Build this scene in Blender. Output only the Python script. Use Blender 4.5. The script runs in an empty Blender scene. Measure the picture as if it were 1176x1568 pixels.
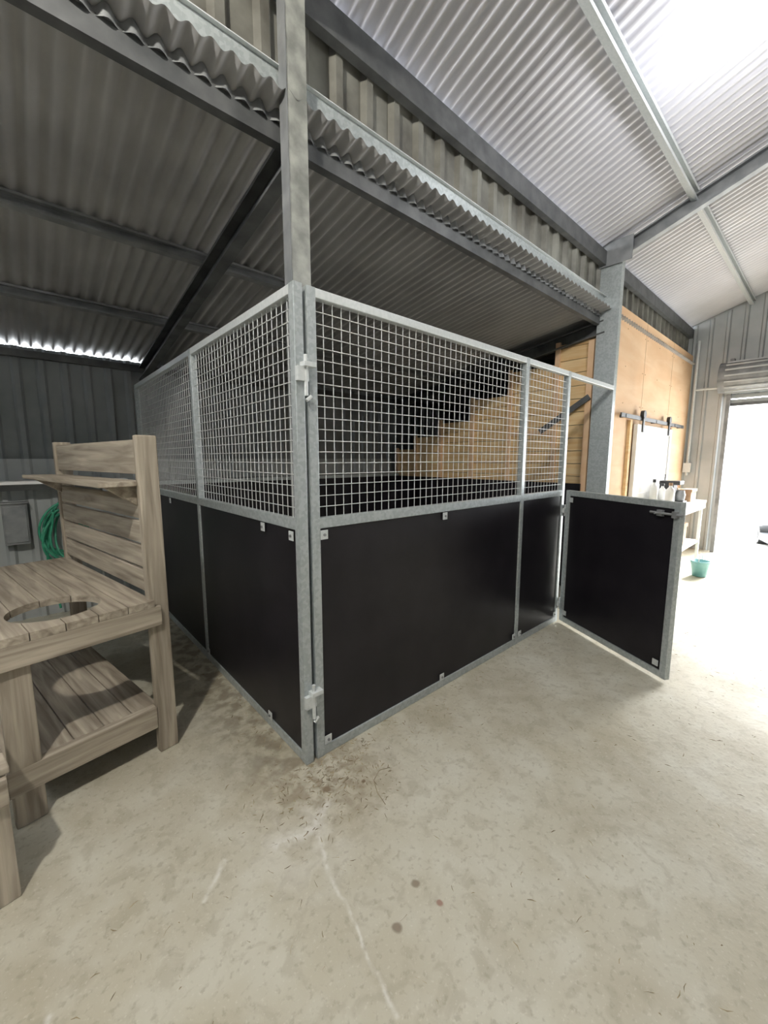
import bpy, bmesh, math, random
from mathutils import Vector, Matrix
random.seed(7)
S = bpy.context.scene
V = Vector
S.view_settings.view_transform = 'Standard'

# ---------------------------------------------------------------- materials
def newmat(name):
    m = bpy.data.materials.new(name); m.use_nodes = True
    nt = m.node_tree; b = nt.nodes['Principled BSDF']
    return m, nt, b
def N(nt, t, **kw):
    n = nt.nodes.new(t)
    for k, v in kw.items(): setattr(n, k, v)
    return n
def noise_mat(name, c1, c2, scale=8, rough=0.5, metal=0.0, stretch=(1,1,1), bump=0.0, detail=4, lo=0.35, hi=0.65, spec=0.5, voronoi=False):
    m, nt, b = newmat(name)
    tc = N(nt,'ShaderNodeTexCoord'); mp = N(nt,'ShaderNodeMapping')
    mp.inputs['Scale'].default_value = stretch
    nt.links.new(tc.outputs['Object'], mp.inputs['Vector'])
    if voronoi:
        n = N(nt,'ShaderNodeTexVoronoi'); n.inputs['Scale'].default_value = scale; out = n.outputs['Color']
    else:
        n = N(nt,'ShaderNodeTexNoise'); n.inputs['Scale'].default_value = scale; n.inputs['Detail'].default_value = detail; out = n.outputs[0]
    nt.links.new(mp.outputs[0], n.inputs['Vector'])
    r = N(nt,'ShaderNodeValToRGB'); r.color_ramp.elements[0].position=lo; r.color_ramp.elements[1].position=hi
    r.color_ramp.elements[0].color=(*c1,1); r.color_ramp.elements[1].color=(*c2,1)
    nt.links.new(out, r.inputs[0]); nt.links.new(r.outputs[0], b.inputs['Base Color'])
    b.inputs['Roughness'].default_value=rough; b.inputs['Metallic'].default_value=metal
    b.inputs['Specular IOR Level'].default_value=spec
    if bump>0:
        bp = N(nt,'ShaderNodeBump'); bp.inputs['Strength'].default_value=bump; bp.inputs['Distance'].default_value=0.01
        nt.links.new(out if not voronoi else r.outputs[0], bp.inputs['Height']); nt.links.new(bp.outputs[0], b.inputs['Normal'])
    return m
def wood_mat(name, c1, c2, stretch, scale=3.0, rough=0.75, knots=True):
    m, nt, b = newmat(name)
    tc = N(nt,'ShaderNodeTexCoord'); mp = N(nt,'ShaderNodeMapping'); mp.inputs['Scale'].default_value=stretch
    nt.links.new(tc.outputs['Object'], mp.inputs['Vector'])
    n = N(nt,'ShaderNodeTexNoise'); n.inputs['Scale'].default_value=scale; n.inputs['Detail'].default_value=6; n.inputs['Distortion'].default_value=0.6
    nt.links.new(mp.outputs[0], n.inputs['Vector'])
    r = N(nt,'ShaderNodeValToRGB'); r.color_ramp.elements[0].position=0.3; r.color_ramp.elements[1].position=0.7
    r.color_ramp.elements[0].color=(*c1,1); r.color_ramp.elements[1].color=(*c2,1)
    nt.links.new(n.outputs[0], r.inputs[0])
    n2 = N(nt,'ShaderNodeTexNoise'); n2.inputs['Scale'].default_value=1.7
    nt.links.new(tc.outputs['Object'], n2.inputs['Vector'])
    mx = N(nt,'ShaderNodeMix', data_type='RGBA', blend_type='MULTIPLY'); mx.inputs[0].default_value=0.3
    nt.links.new(r.outputs[0], mx.inputs[6]); nt.links.new(n2.outputs[0], mx.inputs[7])
    nt.links.new(mx.outputs[2], b.inputs['Base Color'])
    b.inputs['Roughness'].default_value=rough
    bp = N(nt,'ShaderNodeBump'); bp.inputs['Strength'].default_value=0.25; bp.inputs['Distance'].default_value=0.004
    nt.links.new(n.outputs[0], bp.inputs['Height']); nt.links.new(bp.outputs[0], b.inputs['Normal'])
    return m
def emis_mat(name, col, st):
    m, nt, b = newmat(name)
    b.inputs['Base Color'].default_value=(*col,1); b.inputs['Emission Color'].default_value=(*col,1); b.inputs['Emission Strength'].default_value=st
    return m

M_galv  = noise_mat('galvanised_steel',(0.40,0.44,0.45),(0.48,0.52,0.53),scale=70,rough=0.42,metal=0.35,voronoi=True)
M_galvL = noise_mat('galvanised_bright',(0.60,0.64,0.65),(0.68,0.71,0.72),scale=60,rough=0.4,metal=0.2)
M_colm  = noise_mat('galvanised_column',(0.22,0.23,0.215),(0.42,0.43,0.40),scale=12,rough=0.5,metal=0.25,detail=9,bump=0.1)
M_wire  = noise_mat('galvanised_wire',(0.64,0.66,0.66),(0.76,0.78,0.78),scale=30,rough=0.4,metal=0.2)
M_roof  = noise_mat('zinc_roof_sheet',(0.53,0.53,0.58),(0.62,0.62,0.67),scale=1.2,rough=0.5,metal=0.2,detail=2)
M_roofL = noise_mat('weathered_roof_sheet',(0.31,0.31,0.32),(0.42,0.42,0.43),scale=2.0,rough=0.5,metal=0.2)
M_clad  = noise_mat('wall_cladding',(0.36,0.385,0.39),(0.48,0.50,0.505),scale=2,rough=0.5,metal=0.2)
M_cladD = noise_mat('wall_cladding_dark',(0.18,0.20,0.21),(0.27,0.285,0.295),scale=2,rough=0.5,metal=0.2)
M_fasc  = noise_mat('stained_fascia',(0.12,0.115,0.10),(0.27,0.27,0.24),scale=4,rough=0.6,metal=0.2,detail=7)
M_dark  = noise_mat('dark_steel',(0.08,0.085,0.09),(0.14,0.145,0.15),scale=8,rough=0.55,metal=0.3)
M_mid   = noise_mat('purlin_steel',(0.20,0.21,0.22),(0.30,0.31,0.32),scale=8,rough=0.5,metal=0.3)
M_kick  = noise_mat('black_formply',(0.009,0.008,0.011),(0.016,0.014,0.018),scale=5,rough=0.4,spec=0.35,detail=8)
M_ply   = wood_mat('plywood',(0.86,0.55,0.32),(0.95,0.68,0.44),(0.6,1,3),scale=2.2)
M_pine  = wood_mat('pine_boards',(0.84,0.54,0.25),(0.97,0.74,0.42),(5,0.7,9),scale=2.5)
M_bench = wood_mat('weathered_timber',(0.24,0.20,0.155),(0.58,0.51,0.41),(12,0.8,12),scale=2.6)
M_benchV= wood_mat('weathered_timber_upright',(0.24,0.20,0.155),(0.58,0.51,0.41),(12,12,0.8),scale=2.6)
M_benchX= wood_mat('weathered_timber_cross',(0.24,0.20,0.155),(0.58,0.51,0.41),(0.8,12,12),scale=2.6)
M_white = noise_mat('white_paint',(0.78,0.78,0.76),(0.86,0.86,0.85),scale=5,rough=0.5)
M_black = noise_mat('black_metal',(0.02,0.02,0.02),(0.04,0.04,0.04),scale=10,rough=0.5)
M_hose  = noise_mat('green_hose',(0.03,0.25,0.15),(0.06,0.36,0.22),scale=20,rough=0.4)
M_teal  = noise_mat('teal_plastic',(0.18,0.42,0.45),(0.25,0.50,0.52),scale=10,rough=0.4)
M_grn   = noise_mat('green_plastic',(0.15,0.35,0.15),(0.2,0.45,0.2),scale=10,rough=0.4)
M_red   = noise_mat('red_plastic',(0.5,0.06,0.04),(0.6,0.1,0.07),scale=10,rough=0.4)
M_brn   = noise_mat('brown_card',(0.35,0.22,0.13),(0.45,0.3,0.18),scale=10,rough=0.8)
M_straw = noise_mat('straw',(0.17,0.13,0.08),(0.46,0.38,0.24),scale=14,rough=0.9)
M_lamp  = emis_mat('led_diffuser',(1,1,1),25)
M_grnd  = noise_mat('pale_gravel',(0.62,0.60,0.56),(0.75,0.73,0.70),scale=3,rough=0.9)

# floor -----------------------------------------------------------
def floor_mat():
    m, nt, b = newmat('stained_concrete')
    L = nt.links.new
    geo = N(nt,'ShaderNodeNewGeometry')
    pos = geo.outputs['Position']
    def noise(sc, det=5, dist=0):
        n=N(nt,'ShaderNodeTexNoise'); n.inputs['Scale'].default_value=sc; n.inputs['Detail'].default_value=det; n.inputs['Distortion'].default_value=dist
        L(pos,n.inputs['Vector']); return n
    def ramp(src,p0,c0,p1,c1):
        r=N(nt,'ShaderNodeValToRGB'); e=r.color_ramp.elements
        e[0].position=p0; e[0].color=(*c0,1); e[1].position=p1; e[1].color=(*c1,1); L(src,r.inputs[0]); return r.outputs[0]
    def math_(op,a,bv,clamp=False):
        n=N(nt,'ShaderNodeMath',operation=op); n.use_clamp=clamp
        for i,x in enumerate((a,bv)):
            if x is None: continue
            if isinstance(x,(int,float)): n.inputs[i].default_value=x
            else: L(x,n.inputs[i])
        return n.outputs[0]
    def vm(op,a,bv=None):
        n=N(nt,'ShaderNodeVectorMath',operation=op)
        for i,x in enumerate((a,bv)):
            if x is None: continue
            if isinstance(x,(tuple,Vector)): n.inputs[i].default_value=tuple(x)
            else: L(x,n.inputs[i])
        return n
    def mix(fac,a,bc,bt='MIX'):
        n=N(nt,'ShaderNodeMix',data_type='RGBA',blend_type=bt)
        if isinstance(fac,(int,float)): n.inputs[0].default_value=fac
        else: L(fac,n.inputs[0])
        for i,x in ((6,a),(7,bc)):
            if isinstance(x,tuple): n.inputs[i].default_value=(*x,1)
            else: L(x,n.inputs[i])
        return n.outputs[2]
    def mr(src,a,bv,c,d):
        n=N(nt,'ShaderNodeMapRange'); n.interpolation_type='SMOOTHSTEP'; L(src,n.inputs[0])
        for i,x in enumerate((a,bv,c,d)): n.inputs[i+1].default_value=x
        return n.outputs[0]
    big=noise(0.9,6,0.5); mid=noise(5,8,0.3); fine=noise(45,6)
    base=ramp(big.outputs[0],0.35,(0.45,0.415,0.315),0.65,(0.54,0.52,0.43))
    base=mix(mr(mid.outputs[0],0.42,0.66,0,0.5),base,(0.60,0.59,0.51))
    base=mix(mr(noise(2.3,9,0.8).outputs[0],0.48,0.70,0,0.55),base,(0.37,0.33,0.24))
    base=mix(mr(noise(14,8,0.6).outputs[0],0.50,0.66,0,0.42),base,(0.35,0.32,0.24))
    base=mix(mr(fine.outputs[0],0.54,0.70,0,0.45),base,(0.30,0.27,0.20))
    base=mix(mr(noise(95,4).outputs[0],0.58,0.72,0,0.35),base,(0.68,0.66,0.58))
    dn=noise(9,4); dv=vm('SUBTRACT',dn.outputs['Color'],(0.5,0.5,0.5)); 
    sc=N(nt,'ShaderNodeVectorMath',operation='SCALE'); L(dv.outputs[0],sc.inputs[0]); sc.inputs['Scale'].default_value=0.10
    wp=vm('ADD',pos,sc.outputs[0]).outputs[0]
    def spot(cx,cy,r0,r1,src=wp,stretch=(1,1,0)):
        d=vm('SUBTRACT',src,(cx,cy,0)); d=vm('MULTIPLY',d.outputs[0],stretch)
        l=vm('LENGTH',d.outputs[0]); return mr(l.outputs['Value'],r0,r1,1,0)
    def seg(a,bp,w,src):
        a=V((a[0],a[1],0)); bp=V((bp[0],bp[1],0)); d=bp-a
        pa=vm('MULTIPLY',vm('SUBTRACT',src,a).outputs[0],(1,1,0)).outputs[0]
        h=math_('DIVIDE',vm('DOT_PRODUCT',pa,d).outputs['Value'],d.length_squared,True)
        s=N(nt,'ShaderNodeVectorMath',operation='SCALE'); s.inputs[0].default_value=tuple(d); L(h,s.inputs['Scale'])
        l=vm('LENGTH',vm('SUBTRACT',pa,s.outputs[0]).outputs[0]).outputs['Value']
        return mr(l,0.0,w,1,0)
    dirt=math_('MULTIPLY',spot(-0.03,-0.12,0.05,0.47),mr(noise(18,9,0.5).outputs[0],0.38,0.64,0,1))
    base=mix(math_('MULTIPLY',dirt,0.7),base,(0.23,0.18,0.115))
    dirt2=math_('MULTIPLY',seg((-0.1,0.2),(-0.12,2.5),0.4,wp),mr(noise(12,8).outputs[0],0.40,0.6,0,1))
    base=mix(math_('MULTIPLY',dirt2,0.7),base,(0.19,0.155,0.105))
    s2=N(nt,'ShaderNodeVectorMath',operation='SCALE'); L(dv.outputs[0],s2.inputs[0]); s2.inputs['Scale'].default_value=0.045
    wp2=vm('ADD',pos,s2.outputs[0]).outputs[0]
    mm=None
    for a,c,w in (((-.20,-.34),(-.255,-.52),.016),((-.255,-.52),(-.288,-.714),.011),((-.288,-.714),(-.335,-.95),.010),
                  ((-.34,-.30),(-.20,-.33),.05),((-.20,-.33),(-.10,-.27),.035),((-.52,-.22),(-.62,-.31),.014),((-1.02,-.33),(-1.1,-.5),.014)):
        k=seg(a,c,w,wp2); mm=k if mm is None else math_('MAXIMUM',mm,k)
    mm=math_('MULTIPLY',mm,mr(noise(26,5).outputs[0],0.35,0.62,0.10,0.52))
    base=mix(mm,base,(0.82,0.82,0.79))
    pm=math_('MULTIPLY',spot(-0.25,-0.33,0.05,0.34),mr(noise(7,8).outputs[0],0.45,0.6,0,0.4))
    base=mix(pm,base,(0.74,0.73,0.67))
    for cx,cy,r,c in ((-.045,-.747,.020,(0.22,0.18,0.13)),(-.194,-.804,.021,(0.22,0.175,0.13)),(-.04,-.845,.013,(0.30,0.17,0.13)),(-.06,-.20,.022,(0.18,0.13,0.08)),(.1,-.28,.014,(0.18,0.13,0.08))):
        base=mix(math_('MULTIPLY',spot(cx,cy,r*0.5,r,wp2),0.85),base,c)
    L(base,b.inputs['Base Color'])
    rr=mr(big.outputs[0],0.3,0.7,0.42,0.7); L(rr,b.inputs['Roughness'])
    bp=N(nt,'ShaderNodeBump'); bp.inputs['Strength'].default_value=0.25; bp.inputs['Distance'].default_value=0.006
    L(fine.outputs[0],bp.inputs['Height']); L(bp.outputs[0],b.inputs['Normal'])
    return m
M_floor=floor_mat()

# ---------------------------------------------------------------- builder
class B:
    def __init__(s): s.v=[]; s.f=[]; s.m=[]; s.mats=[]; s.sm=[]
    def mi(s,mat):
        if mat not in s.mats: s.mats.append(mat)
        return s.mats.index(mat)
    def add(s,vs,fs,mat,smooth=False):
        o=len(s.v); k=s.mi(mat); s.v+= [tuple(x) for x in vs]
        for f in fs: s.f.append([o+i for i in f]); s.m.append(k); s.sm.append(smooth)
    def box(s,lo,hi,mat,M=None):
        vs=[V((x,y,z)) for z in (lo[2],hi[2]) for y in (lo[1],hi[1]) for x in (lo[0],hi[0])]
        if M: vs=[M@p for p in vs]
        s.add(vs,[(0,2,3,1),(4,5,7,6),(0,1,5,4),(2,6,7,3),(0,4,6,2),(1,3,7,5)],mat)
    def bar(s,p0,p1,w,h,mat,up=V((0,0,1))):
        p0=V(p0);p1=V(p1);d=(p1-p0).normalized();r=d.cross(up).normalized();u=r.cross(d)
        vs=[p+r*a*w/2+u*c*h/2 for p in (p0,p1) for a,c in((-1,-1),(1,-1),(1,1),(-1,1))]
        s.add(vs,[(0,1,2,3)[::-1],(4,5,6,7),(0,1,5,4),(1,2,6,5),(2,3,7,6),(3,0,4,7)],mat)
    def cyl(s,p0,p1,r,mat,seg=12,r2=None,cap=True,smooth=True):
        p0=V(p0);p1=V(p1);d=(p1-p0).normalized();a=d.orthogonal().normalized();c=d.cross(a);r2=r if r2 is None else r2
        vs=[p0+(a*math.cos(t)+c*math.sin(t))*r for t in [2*math.pi*i/seg for i in range(seg)]]
        vs+=[p1+(a*math.cos(t)+c*math.sin(t))*r2 for t in [2*math.pi*i/seg for i in range(seg)]]
        s.add(vs,[(i,(i+1)%seg,seg+(i+1)%seg,seg+i) for i in range(seg)],mat,smooth)
        if cap: s.add(vs,[tuple(range(seg))[::-1],tuple(range(seg,2*seg))],mat)
    def prof(s,pts,o,u,w,d,mat,closed=True):
        o=V(o);u=V(u);w=V(w);d=V(d);n=len(pts)
        vs=[o+u*a+w*c for a,c in pts]+[o+u*a+w*c+d for a,c in pts]
        fs=[(i,(i+1)%n,n+(i+1)%n,n+i) for i in range(n)]
        if closed: fs+=[tuple(range(n))[::-1],tuple(range(n,2*n))]
        s.add(vs,fs,mat)
    def csec(s,p0,p1,web,flange,mat,webdir,fldir,lip=0.015,t=0.003):
        W=web/2;F=flange;
        pts=[(-W,0),(W,0),(W,F),(W-lip,F),(W-lip,F-t),(W-t,F-t),(W-t,t),(-W+t,t),(-W+t,F-t),(-W+lip,F-t),(-W+lip,F),(-W,F)]
        s.prof(pts,p0,webdir,fldir,V(p1)-V(p0),mat)
    def sheet(s,o,u,v,n,width,prof,mat,rows=1,smooth=False):
        o=V(o);u=V(u).normalized();v=V(v);n=V(n).normalized();P=prof(width);k=len(P)
        vs=[o+u*a+v*(j/rows)+n*h for j in range(rows+1) for a,h in P]
        fs=[(j*k+i,j*k+i+1,(j+1)*k+i+1,(j+1)*k+i) for j in range(rows) for i in range(k-1)]
        s.add(vs,fs,mat,smooth)
    def lathe(s,o,pr,mat,seg=20):
        o=V(o);k=len(pr)
        vs=[o+V((r*math.cos(2*math.pi*i/seg),r*math.sin(2*math.pi*i/seg),z)) for i in range(seg) for r,z in pr]
        fs=[(i*k+j,((i+1)%seg)*k+j,((i+1)%seg)*k+j+1,i*k+j+1) for i in range(seg) for j in range(k-1)]
        s.add(vs,fs,mat,True)
    def obj(s,name,parent=None,bevel=0,loc=None,rotz=0):
        me=bpy.data.meshes.new(name); me.from_pydata(s.v,[],s.f)
        for m in s.mats: me.materials.append(m)
        me.polygons.foreach_set('material_index',s.m); me.polygons.foreach_set('use_smooth',s.sm)
        bm=bmesh.new(); bm.from_mesh(me)
        if not getattr(s,'nonorm',False): bmesh.ops.recalc_face_normals(bm,faces=bm.faces)
        bm.to_mesh(me); bm.free()
        o=bpy.data.objects.new(name,me); S.collection.objects.link(o)
        if parent: o.parent=parent
        if bevel:
            md=o.modifiers.new('bevel','BEVEL'); md.width=bevel; md.segments=2; md.limit_method='ANGLE'
        if loc: o.location=loc
        o.rotation_euler[2]=rotz
        return o
def empty(name,loc=(0,0,0),rotz=0):
    e=bpy.data.objects.new(name,None); S.collection.objects.link(e); e.location=loc; e.rotation_euler[2]=rotz; e.empty_display_size=0.1; return e
def corr(pitch=0.0762,amp=0.0095,n=8):
    def f(w):
        k=int(w/pitch*n); return [(i*pitch/n,amp*math.sin(2*math.pi*i/n)) for i in range(k+1)]
    return f
def trap(pitch=0.19,h=0.028,top=0.03,side=0.018):
    def f(w):
        P=[];x=0
        while x<w:
            P+=[(x,0),(x+pitch-top-2*side,0),(x+pitch-top-side,h),(x+pitch-side,h)]; x+=pitch
        P.append((x,0)); return P
    return f

XC=3.6; XE=7.2; YR=3.3; RIDGE=-4.2
def roofz(y): return 3.56+0.34*(0.15-y)
def leanz(y): return 2.972-0.153*y

# ---------------------------------------------------------------- floor & ground
b=B(); b.box((-6,-9,-0.1),(XE,YR+0.05,0),M_floor); b.obj('floor')
b=B(); b.box((XE+0.001,-30,-0.16),(40,30,-0.03),M_grnd); b.obj('ground_outside')

# ---------------------------------------------------------------- roofs
b=B()
sl=V((0,RIDGE-0.25,roofz(RIDGE)-roofz(0.25))); nrm=V((0,0.34,1))
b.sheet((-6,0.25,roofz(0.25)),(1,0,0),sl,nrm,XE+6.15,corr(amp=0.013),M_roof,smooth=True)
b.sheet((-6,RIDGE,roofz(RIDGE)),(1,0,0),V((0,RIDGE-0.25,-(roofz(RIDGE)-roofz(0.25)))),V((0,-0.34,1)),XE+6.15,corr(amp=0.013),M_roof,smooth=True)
ceil=b.obj('ceiling')
b=B()
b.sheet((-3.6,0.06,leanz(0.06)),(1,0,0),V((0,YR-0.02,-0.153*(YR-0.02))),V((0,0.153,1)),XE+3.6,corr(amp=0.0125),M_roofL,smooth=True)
ceil2=b.obj('ceiling_leanto')

# purlins
b=B()
for y in (-0.52,-1.62,-2.62,-3.62):
    z=roofz(y)-0.014
    for x0,x1 in ((-6,XC-0.03),(XC-0.03,XE)):
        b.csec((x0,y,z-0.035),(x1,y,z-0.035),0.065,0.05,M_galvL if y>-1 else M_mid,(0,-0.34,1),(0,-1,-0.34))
b.obj('roof_purlins',ceil)
b=B()
for y in (1.27,2.23):
    z=leanz(y)-0.048
    b.csec((-3.6,y,z),(XE,y,z),0.07,0.05,M_mid,(0,0.153,1),(0,-1,0.1))
b.obj('leanto_purlins',ceil2)

# rafters
b=B()
for x in (0.03,XC):
    y0=0.1;y1=RIDGE
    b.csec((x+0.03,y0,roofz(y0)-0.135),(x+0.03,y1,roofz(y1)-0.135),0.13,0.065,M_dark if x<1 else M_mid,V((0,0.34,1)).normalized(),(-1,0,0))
    b.csec((x+0.03,y1,roofz(y1)-0.135),(x+0.03,2*y1-y0,roofz(y0)-0.135),0.13,0.065,M_mid,V((0,-0.34,1)).normalized(),(-1,0,0))
b.box((XC-0.055,-0.10,3.36),(XC-0.045,0.2,3.58),M_mid)
b.obj('roof_rafters',ceil)
b=B()
for x in (0.05,XC):
    b.csec((x+0.03,0.12,leanz(0.12)-0.15),(x+0.03,YR-0.05,leanz(YR-0.05)-0.15),0.13,0.065,M_dark,V((0,0.153,1)).normalized(),(-1,0,0))
b.obj('leanto_rafters',ceil2)

# header beams + fascia
b=B()
b.csec((-3.6,0.13,3.035),(XE,0.13,3.035),0.10,0.045,M_galv,(0,0,1),(0,1,0))
b.csec((-3.6,0.165,2.87),(XE,0.165,2.87),0.08,0.045,M_dark,(0,0,1),(0,1,0))
b.csec((-3.6,0.13,3.44),(XE,0.13,3.44),0.13,0.05,M_dark,(0,0,1),(0,1,0))
b.box((-3.6,0.112,3.083),(XE,0.21,3.087),M_galvL)
b.obj('header_beams')
b=B()
b.sheet((-3.6,0.215,3.08),(1,0,0),(0,0,0.42),(0,-1,0),XE+3.6,trap(0.19,0.03,0.04,0.02),M_fasc)
b.sheet((-3.6,0.155,2.90),(1,0,0),(0,0.03,0.10),(0,-1,0),XE+3.6,corr(0.0762,0.011),M_mid,smooth=True)
b.obj('wall_fascia')

# ---------------------------------------------------------------- columns
b=B(); b.csec((0.04,0.062,0),(0.04,0.062,3.72),0.095,0.055,M_colm,(1,0,0),(0,1,0),t=0.004)
b.box((-0.012,0.058,0),(-0.0075,0.118,3.7),M_mid)
b.obj('steel_column')
b=B(); b.csec((XC-0.03,0.09,0),(XC-0.03,0.09,3.5),0.2,0.075,M_galv,(0,1,0),(1,0,0),t=0.004)
b.box((XC-0.06,-0.06,0),(XC+0.08,0.24,0.012),M_galv)
b.obj('steel_column.001')

# ---------------------------------------------------------------- walls
b=B()
WT=leanz(YR)-0.017
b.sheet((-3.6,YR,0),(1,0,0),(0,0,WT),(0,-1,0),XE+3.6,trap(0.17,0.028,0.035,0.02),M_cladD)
b.sheet((-3.6,YR-0.034,0),(1,0,0),(0,0,1.47),(0,-1,0),XC+3.5,trap(0.17,0.02,0.035,0.02),M_clad)  # pale lower panel; its upper part paints the reflected glow into the sheet colour
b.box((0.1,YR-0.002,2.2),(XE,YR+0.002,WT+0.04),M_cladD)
b.obj('wall_rear')
b=B()
b.box((-3.6,YR-0.075,WT-0.10),(XE,YR-0.03,WT-0.04),M_dark)
b.box((-3.6,YR-0.105,1.19),(XE,YR-0.056,1.25),M_mid)
b.obj('wall_girts')
b=B(); b.sheet((-3.6,YR,0),(0,-1,0),(0,0,2.48),(1,0,0),YR-0.2,trap(0.17,0.028,0.035,0.02),M_cladD); b.obj('wall_left_light_block')  # unseen lean-to end, added to close off outside light
# plywood wall
b=B()
b.box((XC+0.06,0.10,0),(XE-0.01,0.118,3.09),M_ply)
for x in (4.85,6.05): b.box((x-0.002,0.0985,0),(x+0.002,0.1,3.09),M_brn)
for x in (3.75,4.2,4.8,4.9,5.4,6.0,6.1,6.6):
    for z in (2.1,2.5,2.9): b.cyl((x,0.097,z),(x,0.1,z),0.006,M_brn,seg=8)
b.obj('wall_plywood')
# far wall with roller door opening
b=B()
OY0=-0.38; OY1=-3.7; OZ=2.38
b.box((XE,OY0,0),(XE+0.03,0.3,OZ),M_clad)
R=RIDGE; e1=0.3; e2=2*R-.3
for xx in (XE,XE+0.03):
    vs=[V((xx,e1,OZ)),V((xx,e1,roofz(e1))),V((xx,R,roofz(R)+.01)),V((xx,e2,roofz(e1))),V((xx,e2,OZ))]
    b.add(vs,[(0,1,2,3,4)],M_clad)
k=0.1
while k>2*R:
    z1=(roofz(k) if k>R else roofz(2*R-k))-0.03
    z0=OZ if OY1-0.02<k<OY0-0.05 else 0
    b.prof([(-0.03,0),(-0.015,0.028),(0.015,0.028),(0.03,0)],(XE,k,z0),(0,1,0),(-1,0,0),(0,0,z1-z0),M_clad)
    k-=0.2
b.box((XE,e2,0),(XE+0.03,OY1,OZ),M_clad)
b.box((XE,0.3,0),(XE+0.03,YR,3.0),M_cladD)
b.obj('wall_far')
b=B(); b.box((-6,2*RIDGE-.32,0),(XE,2*RIDGE-.3,3.6),M_clad); b.obj('wall_side')
b=B(); b.sheet((-6,0.3,0),(0,-1,0),(0,0,5.2),(1,0,0),9.1,trap(0.2),M_clad); b.obj('wall_back_light_block')  # unseen end wall, added to keep sky light out behind the camera
b=B(); b.sheet((-6,0.215,0),(1,0,0),(0,0,3.1),(0,-1,0),2.5,trap(0.2),M_clad); b.obj('wall_return')
# door jamb + roller
b=B()
b.box((XE-0.12,OY0-0.05,0),(XE-0.03,OY0+0.0,2.95),M_mid)
b.cyl((XE-0.22,OY0+0.08,2.66),(XE-0.22,OY1,2.66),0.22,M_mid,seg=20)
for i in range(16):
    a=2*math.pi*i/16; c=V((XE-0.22,0,2.66))+V((math.cos(a),0,math.sin(a)))*0.222
    b.bar((c.x,OY0+0.0,c.z),(c.x,OY1,c.z),0.03,0.02,M_clad)
for z in (2.30,2.37,2.44,2.51,2.58): b.box((XE-0.06,OY1,z),(XE-0.035,OY0-0.04,z+0.055),M_clad)
b.box((XE-0.08,OY1,2.26),(XE-0.02,OY0-0.04,2.30),M_dark)
b.obj('door_1')
# conduit
b=B(); 
b.cyl((XE-0.06,0.03,1.2),(XE-0.06,0.03,3.3),0.022,M_galvL,seg=10)
b.cyl((XE-0.06,0.03,2.55),(XE-0.06,-0.33,2.55),0.018,M_galvL,seg=10)
b.box((XE-0.1,-0.02,1.25),(XE-0.03,0.08,1.4),M_galvL)
b.obj('conduit_pipe')

# pine wall inside stall (stepped)
b=B()
secs=[(0.2,0.62,2.72),(0.62,1.2,2.52),(1.2,1.75,2.25),(1.75,2.3,2.0),(2.3,2.8,1.80),(2.8,3.2,1.62)]
for y0,y1,zt in secs:
    z=1.0
    while z<zt-0.02:
        h=min(0.14,zt-z); b.box((XC+0.02,y0,z),(XC+0.04,y1,z+h-0.006),M_pine); z+=0.14
for y0,y1,zt in secs:
    b.box((XC-0.015,y1-0.05,0.05),(XC+0.02,y1,zt+0.02),M_ply)
b.box((XC-0.01,0.21,0.05),(XC+0.02,0.27,2.7),M_ply)
b.box((XC-0.012,0.62,1.75),(XC+0.018,1.2,1.8),M_ply)
b.bar((XC-0.03,0.22,2.12),(XC-0.03,0.75,1.78),0.02,0.06,M_dark)
b.obj('wall_pine',bevel=0.002)

# sliding barn door
e=empty('door_2')
b=B()
b.box((4.0,0.035,1.93),(6.7,0.05,1.975),M_black)
for x in (4.15,5.3,6.2,6.6): b.cyl((x,0.03,1.95),(x,0.1,1.95),0.02,M_black)
for x in (4.72,5.85):
    b.box((x-0.025,0.015,1.79),(x+0.025,0.03,2.02),M_black); b.cyl((x,0.01,2.0),(x,0.05,2.0),0.05,M_black,seg=18)
b.obj('sliding_track',e)
b=B(); b.box((4.55,0.045,0.03),(6.05,0.075,1.88),M_white)
for x in (4.55,5.97): b.box((x,0.03,0.03),(x+0.08,0.045,1.88),M_white)
for z in (0.03,0.95,1.79): b.box((4.63,0.03,z),(5.97,0.045,z+0.09),M_white)
b.box((5.88,0.02,1.0),(5.91,0.03,1.25),M_black)
b.obj('door_leaf',e,bevel=0.003)
b=B()
b.box((4.4,0.065,0),(4.47,0.098,1.92),M_pine); b.box((6.12,0.065,0),(6.19,0.098,1.92),M_brn)
b.obj('door_trim',e)

# ---------------------------------------------------------------- horse stall
stall=empty('horse_stall')
H=2.2; MID=1.17; T=0.04
fr=B(); br=B(); kb=B(); wm=B()
def panel_x(x0,x1,y,posts,mesh=True,top=True,kick=True):
    h=T/2
    for p in posts: fr.box((p-0.022,y-h-0.0015,0),(p+0.022,y+h+0.0015,H+0.001),M_galv)
    fr.box((x0,y-h,0.001),(x1,y+h,0.05),M_galv)
    fr.box((x0,y-h,MID-0.02),(x1,y+h,MID+0.03),M_galv)
    if top: fr.box((x0,y-h,H-0.04),(x1,y+h,H),M_galvL)
def mesh_x(x0,x1,y,z0,z1,p=0.05,r=0.0021):
    n=round((x1-x0)/p)
    for i in range(1,n): 
        x=x0+(x1-x0)*i/n; wm.cyl((x,y,z0),(x,y,z1),r,M_wire,seg=5,cap=False)
    n=round((z1-z0)/p)
    for i in range(1,n):
        z=z0+(z1-z0)*i/n; wm.cyl((x0,y-0.004,z),(x1,y-0.004,z),r,M_wire,seg=5,cap=False)
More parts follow.
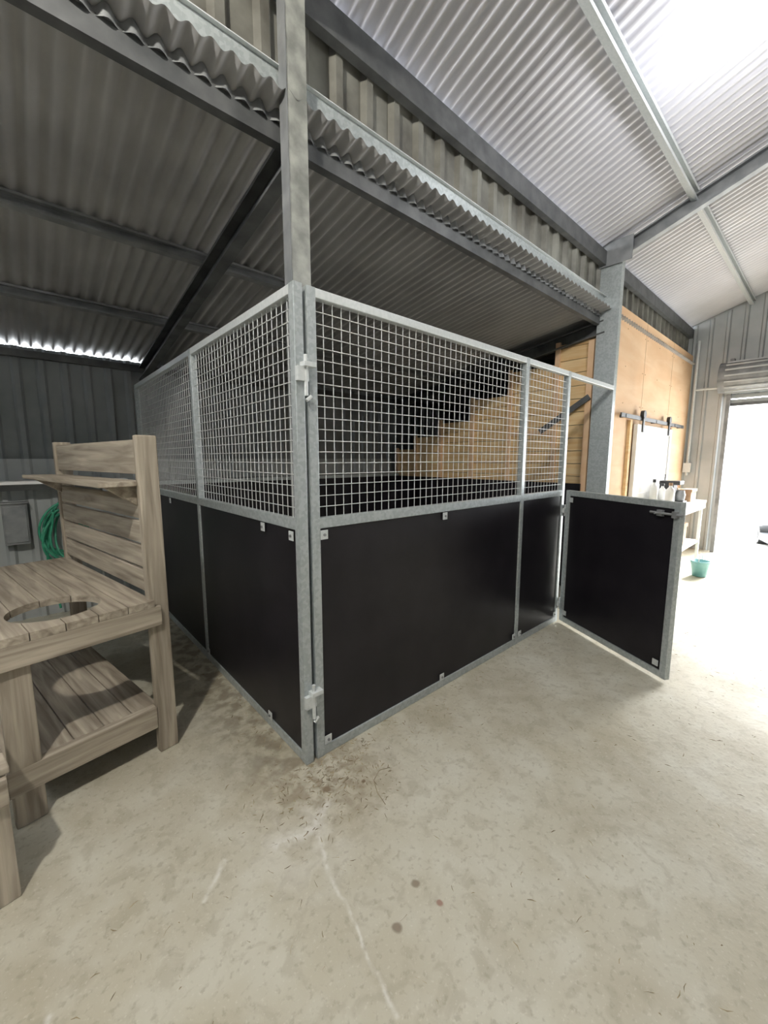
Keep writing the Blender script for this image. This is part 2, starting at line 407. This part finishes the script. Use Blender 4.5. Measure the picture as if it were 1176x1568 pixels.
def mesh_y(y0,y1,x,z0,z1,p=0.05,r=0.0021):
    n=round((y1-y0)/p)
    for i in range(1,n):
        y=y0+(y1-y0)*i/n; wm.cyl((x,y,z0),(x,y,z1),r,M_wire,seg=5,cap=False)
    n=round((z1-z0)/p)
    for i in range(1,n):
        z=z0+(z1-z0)*i/n; wm.cyl((x-0.004,y0,z),(x-0.004,y1,z),r,M_wire,seg=5,cap=False)
panel_x(0.014,2.576,0,[0.035,1.865,2.555])
fr.box((2.58,-0.02,H-0.04),(XC-0.035,0.02,H),M_galvL)
kb.box((0.055,-0.012,0.05),(1.845,0.006,MID-0.02),M_kick)
kb.box((1.887,-0.012,0.05),(2.535,0.006,MID-0.02),M_kick)
mesh_x(0.057,1.843,0,MID+0.03,H-0.04); mesh_x(1.887,2.533,0,MID+0.03,H-0.04)
SX=-0.03
h=T/2
for p in (0.0,1.38,3.15): fr.box((SX-h-0.0015,p-0.022,0),(SX+h+0.0015,p+0.022,H+0.001),M_galv)
for z0,z1,mt in ((0.001,0.05,M_galv),(MID-0.02,MID+0.03,M_galv),(H-0.04,H,M_galvL)):
    fr.box((SX-h,0.0,z0),(SX+h,3.17,z1),mt)
for y0,y1 in ((0.022,1.358),(1.402,3.128)):
    kb.box((SX-0.012,y0,0.05),(SX+0.006,y1,MID-0.02),M_kick); mesh_y(y0,y1,SX,MID+0.03,H-0.04)
kb.box((0.02,3.12,0.02),(XC-0.05,3.14,1.2),M_kick); kb.box((XC-0.05,0.25,0.02),(XC-0.03,3.12,1.2),M_kick)
fr.box((0.02,3.10,1.2),(XC-0.03,3.15,1.24),M_galv)
def tab_f(x,z,dx=0.0):
    br.box((x-0.02,-0.026,z-0.022),(x+0.02,-0.0218,z+0.022),M_galvL); br.cyl((x,-0.032,z),(x,-0.02,z),0.007,M_mid,seg=8)
for x,z in ((0.075,1.12),(0.95,1.125),(1.82,0.08),(0.075,0.08),(0.95,0.075),(1.91,0.08),(2.51,0.08)): tab_f(x,z)
def tab_s(y,z):
    br.box((SX-0.026,y-0.02,z-0.022),(SX-0.0218,y+0.02,z+0.022),M_galvL); br.cyl((SX-0.032,y,z),(SX-0.02,y,z),0.007,M_mid,seg=8)
for y,z in ((0.35,1.125),(0.35,0.075),(0.055,1.12),(1.33,0.08),(2.1,1.125)): tab_s(y,z)
for z in (1.83,0.33):
    br.box((-0.055,-0.045,z-0.03),(0.0,-0.023,z+0.03),M_galvL); br.box((-0.03,-0.06,z+0.03),(0.03,-0.022,z+0.05),M_galvL)
    br.cyl((-0.012,-0.04,z-0.09),(-0.012,-0.04,z+0.08),0.009,M_galvL,seg=10); br.cyl((-0.012,-0.04,z-0.11),(0.012,-0.04,z-0.09),0.008,M_galvL,seg=10)
for z in (0.17,1.02):
    br.cyl((2.585,-0.035,z-0.05),(2.585,-0.035,z+0.05),0.012,M_galvL,seg=10); br.box((2.55,-0.04,z-0.02),(2.59,-0.0225,z+0.02),M_galvL)
fr.obj('frame',stall,bevel=0.003); br.obj('brackets',stall,bevel=0.001); kb.obj('kickboards',stall); wm.obj('wire_mesh',stall)

# gate
ga=math.atan2(-0.93,-0.48)
gate=empty('stall_gate',(2.585,-0.05,0.0),ga)
b=B(); GL=1.045; z0=0.02; z1=1.2
b.box((0.0,-0.02,z0),(0.045,0.02,z1),M_galv); b.box((GL-0.045,-0.02,z0),(GL,0.02,z1),M_galv)
b.box((0.045,-0.019,z0),(GL-0.045,0.019,z0+0.045),M_galv); b.box((0.045,-0.019,z1-0.045),(GL-0.045,0.019,z1),M_galv)
b.obj('gate_frame',gate,bevel=0.003)
b=B(); b.box((0.045,-0.009,z0+0.045),(GL-0.045,0.009,z1-0.045),M_kick); b.obj('gate_board',gate)
b=B()
for x,z in ((0.07,1.12),(0.97,0.11),(0.07,0.11)): b.box((x-0.02,-0.026,z-0.02),(x+0.02,-0.0205,z+0.02),M_galvL)
b.cyl((GL-0.2,-0.035,1.12),(GL+0.03,-0.035,1.12),0.008,M_mid,seg=10); b.box((GL-0.15,-0.04,1.10),(GL-0.11,-0.0205,1.14),M_mid); b.box((GL-0.04,-0.045,1.1),(GL-0.01,-0.0205,1.14),M_mid)
b.cyl((GL-0.13,-0.035,1.12),(GL-0.13,-0.08,1.12),0.006,M_mid,seg=8)
b.obj('gate_latch',gate)

# ---------------------------------------------------------------- wooden bench
ben=empty('wooden_bench',(-0.513,0.573,0),math.radians(10))
BL=1.32
b=B()
for y in (0.0,BL): b.box((-0.045,y-0.022,0),(0.045,y+0.022,1.58),M_benchV)
for y in (0.0,BL): b.box((-0.59,y-0.022,0),(-0.49,y+0.022,0.765),M_benchV)
b.obj('legs',ben,bevel=0.006)
b=B(); xs=[-0.60,-0.485,-0.37,-0.255,-0.14]
for x in xs: b.box((x,-0.045,0.767),(x+0.111,BL+0.03,0.80),M_bench)
seat=b.obj('seat',ben)
b=B(); b.cyl((-0.35,0.21,0.6),(-0.35,0.21,1.0),0.17,M_bench,seg=48)
cut=b.obj('cutter',ben)
md=seat.modifiers.new('bo','BOOLEAN'); md.operation='DIFFERENCE'; md.object=cut; md.solver='EXACT'
bpy.context.view_layer.update(); dg=bpy.context.evaluated_depsgraph_get()
nm=bpy.data.meshes.new_from_object(seat.evaluated_get(dg)); seat.modifiers.clear(); seat.data=nm
bpy.data.objects.remove(cut)
for p in seat.data.polygons: p.use_smooth=False
b=B()
b.box((-0.60,-0.045,0.67),(-0.0,-0.023,0.766),M_benchX); b.box((-0.60,BL+0.023,0.67),(0,BL+0.045,0.766),M_benchX)
b.box((-0.61,0.022,0.67),(-0.585,BL-0.022,0.766),M_bench)
for i,z in enumerate((0.83,0.95,1.07,1.19)):
    b.box((-0.035,0.023,z),(-0.012,BL-0.023,z+0.106),M_bench)
b.box((-0.035,0.023,1.40),(-0.012,BL-0.023,1.56),M_bench)
b.box((-0.20,0.0,1.345),(-0.046,BL+0.1,1.368),M_bench)
b.box((-0.046,0.023,1.345),(-0.0,BL-0.023,1.368),M_bench)
for y in (0.04,BL-0.06):
    b.prof([(-0.17,1.345),(-0.036,1.345),(-0.036,1.25)],(0,y,0),(1,0,0),(0,0,1),(0,0.03,0),M_bench)
for x in xs: b.box((x,0.023,0.225),(x+0.111,BL-0.023,0.25),M_bench)
b.box((-0.60,-0.0225,0.14),(-0.046,0.022,0.25),M_benchX)
b.box((-0.59,0.023,0.14),(-0.57,BL-0.023,0.224),M_bench)
b.obj('boards',ben,bevel=0.003)
st=empty('wooden_step_stool',(-1.165,0.10,0),math.radians(10))
b=B()
for x in (-0.36,0.0):
    for y in (0.0,0.26): b.box((x,y,0),(x+0.09,y+0.045,0.46),M_benchV)
for y in (-0.01,0.10,0.21): b.box((-0.38,y,0.461),(0.10,y+0.104,0.485),M_benchX)
b.box((-0.36,-0.022,0.36),(0.09,-0.001,0.455),M_benchX)
b.obj('stool_body',st,bevel=0.004)

# garden hose on rear wall
HX=-0.71
cu=bpy.data.curves.new('garden_hose','CURVE'); cu.dimensions='3D'; cu.bevel_depth=0.010; cu.bevel_resolution=3
sp=cu.splines.new('NURBS'); P=[]
for i in range(170):
    a=i/170*2*math.pi*9; k=i/170
    P.append((HX+(0.13+0.04*math.sin(i*.31))*math.sin(a)+0.02*math.sin(i*.13), 3.07+0.05*math.sin(i*0.47)-0.03*k, 0.80+(0.24+0.035*math.cos(i*.23))*math.cos(a)-0.03*math.sin(i*.09)))
for i in range(8): P.append((HX-0.15+i*0.01,3.04,0.62-0.085*i))
sp.points.add(len(P)-1)
for i,p in enumerate(P): sp.points[i].co=(*p,1)
cu.materials.append(M_hose); ho=bpy.data.objects.new('garden_hose',cu); S.collection.objects.link(ho)
b=B(); b.box((HX-.03,3.02,1.0),(HX+.03,3.24,1.03),M_mid); b.box((HX-.03,3.02,1.03),(HX+.03,3.03,1.06),M_mid); b.obj('hose_bracket')
b=B(); b.box((-1.12,3.14,0.72),(-0.95,3.24,1.08),M_mid); b.box((-1.11,3.13,0.74),(-0.96,3.14,1.06),M_mid); b.box((-1.13,3.12,1.08),(-0.94,3.24,1.095),M_mid); b.obj('electrical_box',bevel=0.004)
b=B(); b.box((-3.0,2.98,1.255),(-0.2,3.18,1.28),M_white);  # added white ledge, its pale colour standing in for bright glow on the wall
for x in (-2.8,-1.6,-0.4): b.box((x,3.03,1.0),(x+0.03,3.18,1.254),M_mid)
b.obj('wall_glow_ledge')

# ---------------------------------------------------------------- clutter by the roller door
TY=-0.32
tb=empty('side_table',(5.35,TY,0))
b=B(); b.box((-0.4,-0.1,0.86),(0.85,0.33,0.89),M_white)
for x in (-0.37,0.79):
    for y in (-0.07,0.27): b.box((x,y,0),(x+0.035,y+0.035,0.86),M_galvL)
b.box((-0.37,-0.07,0.3),(0.82,0.30,0.32),M_white); b.box((-0.39,-0.095,0.78),(0.84,-0.085,0.86),M_white)
b.obj('table_body',tb,bevel=0.003)
def bottle(name,x,y,z,r,h,m,cap):
    b=B(); b.lathe((x,y,z),[(0,0),(r,0),(r,h*.62),(r*.9,h*.7),(r*.35,h*.82),(r*.35,h*.9)],m); b.lathe((x,y,z),[(r*.42,h*.88),(r*.42,h),(0,h)],cap); b.obj(name)
zt=0.891
bottle('spray_bottle',5.05,TY+.08,zt,0.05,0.28,M_white,M_brn); bottle('spray_bottle.001',5.2,TY+.2,zt,0.045,0.26,M_white,M_black)
bottle('sauce_bottle',5.64,TY+.15,zt,0.04,0.24,M_brn,M_red); bottle('spray_bottle.002',5.02,TY+.25,zt,0.045,0.32,M_white,M_black)
b=B(); y=TY; b.box((5.37,y+.12,zt),(5.55,y+.28,zt+0.24),M_black); b.box((5.35,y+.05,zt+0.24),(5.57,y+.28,zt+0.29),M_black); b.box((5.37,y,zt),(5.55,y+.12,zt+0.03),M_black); b.lathe((5.46,y+.06,zt+0.03),[(0,0),(0.05,0),(0.06,0.08),(0.045,0.13),(0.05,0.14)],M_mid); b.obj('coffee_machine',bevel=0.006)
b=B(); b.box((5.75,y,zt),(6.05,y+.25,zt+0.16),M_brn); b.box((5.74,y-.01,zt+0.13),(6.06,y+.12,zt+0.165),M_brn); b.obj('cardboard_box')
b=B(); b.box((5.3,y,0.322),(5.7,y+.27,0.6),M_brn); b.box((5.29,y-.01,0.56),(5.71,y+.28,0.61),M_brn); b.obj('storage_crate',bevel=0.004)
def bucket(name,x,y,r,h,m):
    b=B(); b.lathe((x,y,0),[(0,0.005),(r*.75,0.005),(r,h),(r*1.06,h),(r*1.06,h-0.02),(r*.98,h-0.02),(r*.73,0.02),(0,0.02)],m)
    P=[V((x+r*math.cos(t),y,h+r*1.0*math.sin(t)*0.9)) for t in [math.pi*i/12 for i in range(13)]]
    for i in range(12): b.cyl(P[i],P[i+1],0.005,M_galvL,seg=6)
    b.obj(name)
bucket('plastic_bucket',5.3,-0.57,0.10,0.2,M_teal); bucket('plastic_bucket.001',4.62,-0.3,0.12,0.24,M_grn)
# ride-on mower outside the door
mo=empty('ride_on_mower',(8.3,-1.35,-0.03),math.radians(20))
b=B()
for x,y,r in ((-0.5,0.35,0.24),(-0.5,-0.35,0.24),(0.6,0.32,0.17),(0.6,-0.32,0.17)):
    b.cyl((x,y-0.09,r),(x,y+0.09,r),r,M_black,seg=24); b.cyl((x,y-0.095,r),(x,y+0.095,r),r*.5,M_mid,seg=16)
b.box((-0.7,-0.28,0.25),(0.1,0.28,0.5),M_mid); b.box((0.1,-0.24,0.25),(0.85,0.24,0.68),M_mid); b.box((-0.1,-0.42,0.1),(0.45,0.42,0.22),M_dark)
b.box((-0.55,-0.2,0.5),(-0.15,0.2,0.6),M_black); b.box((-0.62,-0.2,0.58),(-0.53,0.2,0.98),M_black)
b.cyl((0.15,0,0.66),(0.0,0,0.92),0.02,M_black)
P=[V((0.0,0,0.92))+V((0.08*math.cos(t),0.17*math.sin(t),0.1*math.cos(t))) for t in [2*math.pi*i/16 for i in range(16)]]
for i in range(16): b.cyl(P[i],P[(i+1)%16],0.014,M_black,seg=8)
b.obj('mower_body',mo,bevel=0.02)

# ---------------------------------------------------------------- straw litter
b=B()
def straw(x,y,l,w,a,z=0.0015,mat=M_straw):
    d=V((math.cos(a),math.sin(a),0)); n=V((-d.y,d.x,0)); c=V((x,y,z)); bend=n*random.uniform(-.15,.15)*l
    vs=[c-d*l/2-n*w/2,c+bend-n*w/2,c+d*l/2-n*w*.2,c+d*l/2+n*w*.2,c+bend+n*w/2+V((0,0,.002)),c-d*l/2+n*w/2]
    b.add(vs,[(0,1,4,5),(1,2,3,4)],mat)
for i in range(480):
    x=random.gauss(-0.02,0.18); y=random.gauss(-0.17,0.12)
    if y>-0.03 and x>-0.06: y=-0.03-abs(y)*.5
    straw(x,y,random.uniform(.006,.03),random.uniform(.001,.003),random.uniform(0,6.28),0.001+random.random()*0.002)
for i in range(160):
    straw(random.uniform(-0.06,2.4),-0.03-abs(random.gauss(0,0.12)),random.uniform(.006,.03),random.uniform(.001,.003),random.uniform(0,6.28))
for i in range(120):
    straw(-0.06-abs(random.gauss(0,0.12)),random.uniform(0,1.6),random.uniform(.006,.03),random.uniform(.001,.004),random.uniform(0,6.28))
for i in range(380):
    straw(random.uniform(-1.3,3.5),random.uniform(-1.6,-0.1),random.uniform(.006,.035),random.uniform(.0008,.0024),random.uniform(0,6.28))
b.nonorm=True
b.obj('straw_litter')
b=B()
P=[V((.085,-.44,.003)),V((.10,-.37,.004)),V((.13,-.31,.006)),V((.19,-.28,.005)),V((.24,-.30,.003))]
for i in range(4): b.cyl(P[i],P[i+1],0.0012,M_straw,seg=5)
b.obj('straw_stalk')

# ---------------------------------------------------------------- lamps
def lamp(name,x,y,z,power,col,ss,dz=0.0):
    e=empty(name,(x,y,z))
    b=B(); b.lathe((0,0,0),[(0.0,0.16),(0.03,0.16),(0.045,0.12),(0.05,0.07)],M_mid,24)
    b.lathe((0,0,0),[(0.05,0.07),(0.085,0.04),(0.1,0.0),(0.085,-0.05),(0.05,-0.085),(0,-0.1)],M_lamp,24)
    b.cyl((0,0,0.15),(0,0,roofz(y)-z-0.02),0.012,M_mid)
    b.obj(name+'_globe',e)
    ld=bpy.data.lights.new(name+'_light','POINT'); ld.shadow_soft_size=ss; ld.energy=power; ld.color=col
    lo=bpy.data.objects.new(name+'_light',ld); S.collection.objects.link(lo); lo.parent=e; lo.location=(0,0,-0.1-ss-.02-dz)
lamp('pendant_lamp',-1.75,-1.2,3.72,250,(1,0.95,0.84),0.05)
lamp('pendant_lamp.001',2.0,-1.25,3.72,34,(0.97,0.98,1.0),0.1)

sd=bpy.data.lights.new('sun','SUN'); sd.energy=24; sd.angle=math.radians(22); sd.color=(1,0.97,0.93)
so=bpy.data.objects.new('sun',sd); S.collection.objects.link(so)
d=V((-1,0.22,-0.58)); so.rotation_euler=d.to_track_quat('-Z','Y').to_euler()
w=bpy.data.worlds.new('sky'); S.world=w; w.use_nodes=True
bg=w.node_tree.nodes['Background']; bg.inputs[0].default_value=(0.93,0.97,1.0,1); bg.inputs[1].default_value=11.5

# ---------------------------------------------------------------- camera
cd=bpy.data.cameras.new('camera'); cam=bpy.data.objects.new('camera',cd); S.collection.objects.link(cam)
cam.location=(-0.945,-1.583,1.473); cam.rotation_euler=(math.radians(90-7.6),0,math.radians(-41.8))
cd.sensor_fit='HORIZONTAL'; cd.sensor_width=36; cd.lens=18.8; cd.clip_start=0.02
S.camera=cam
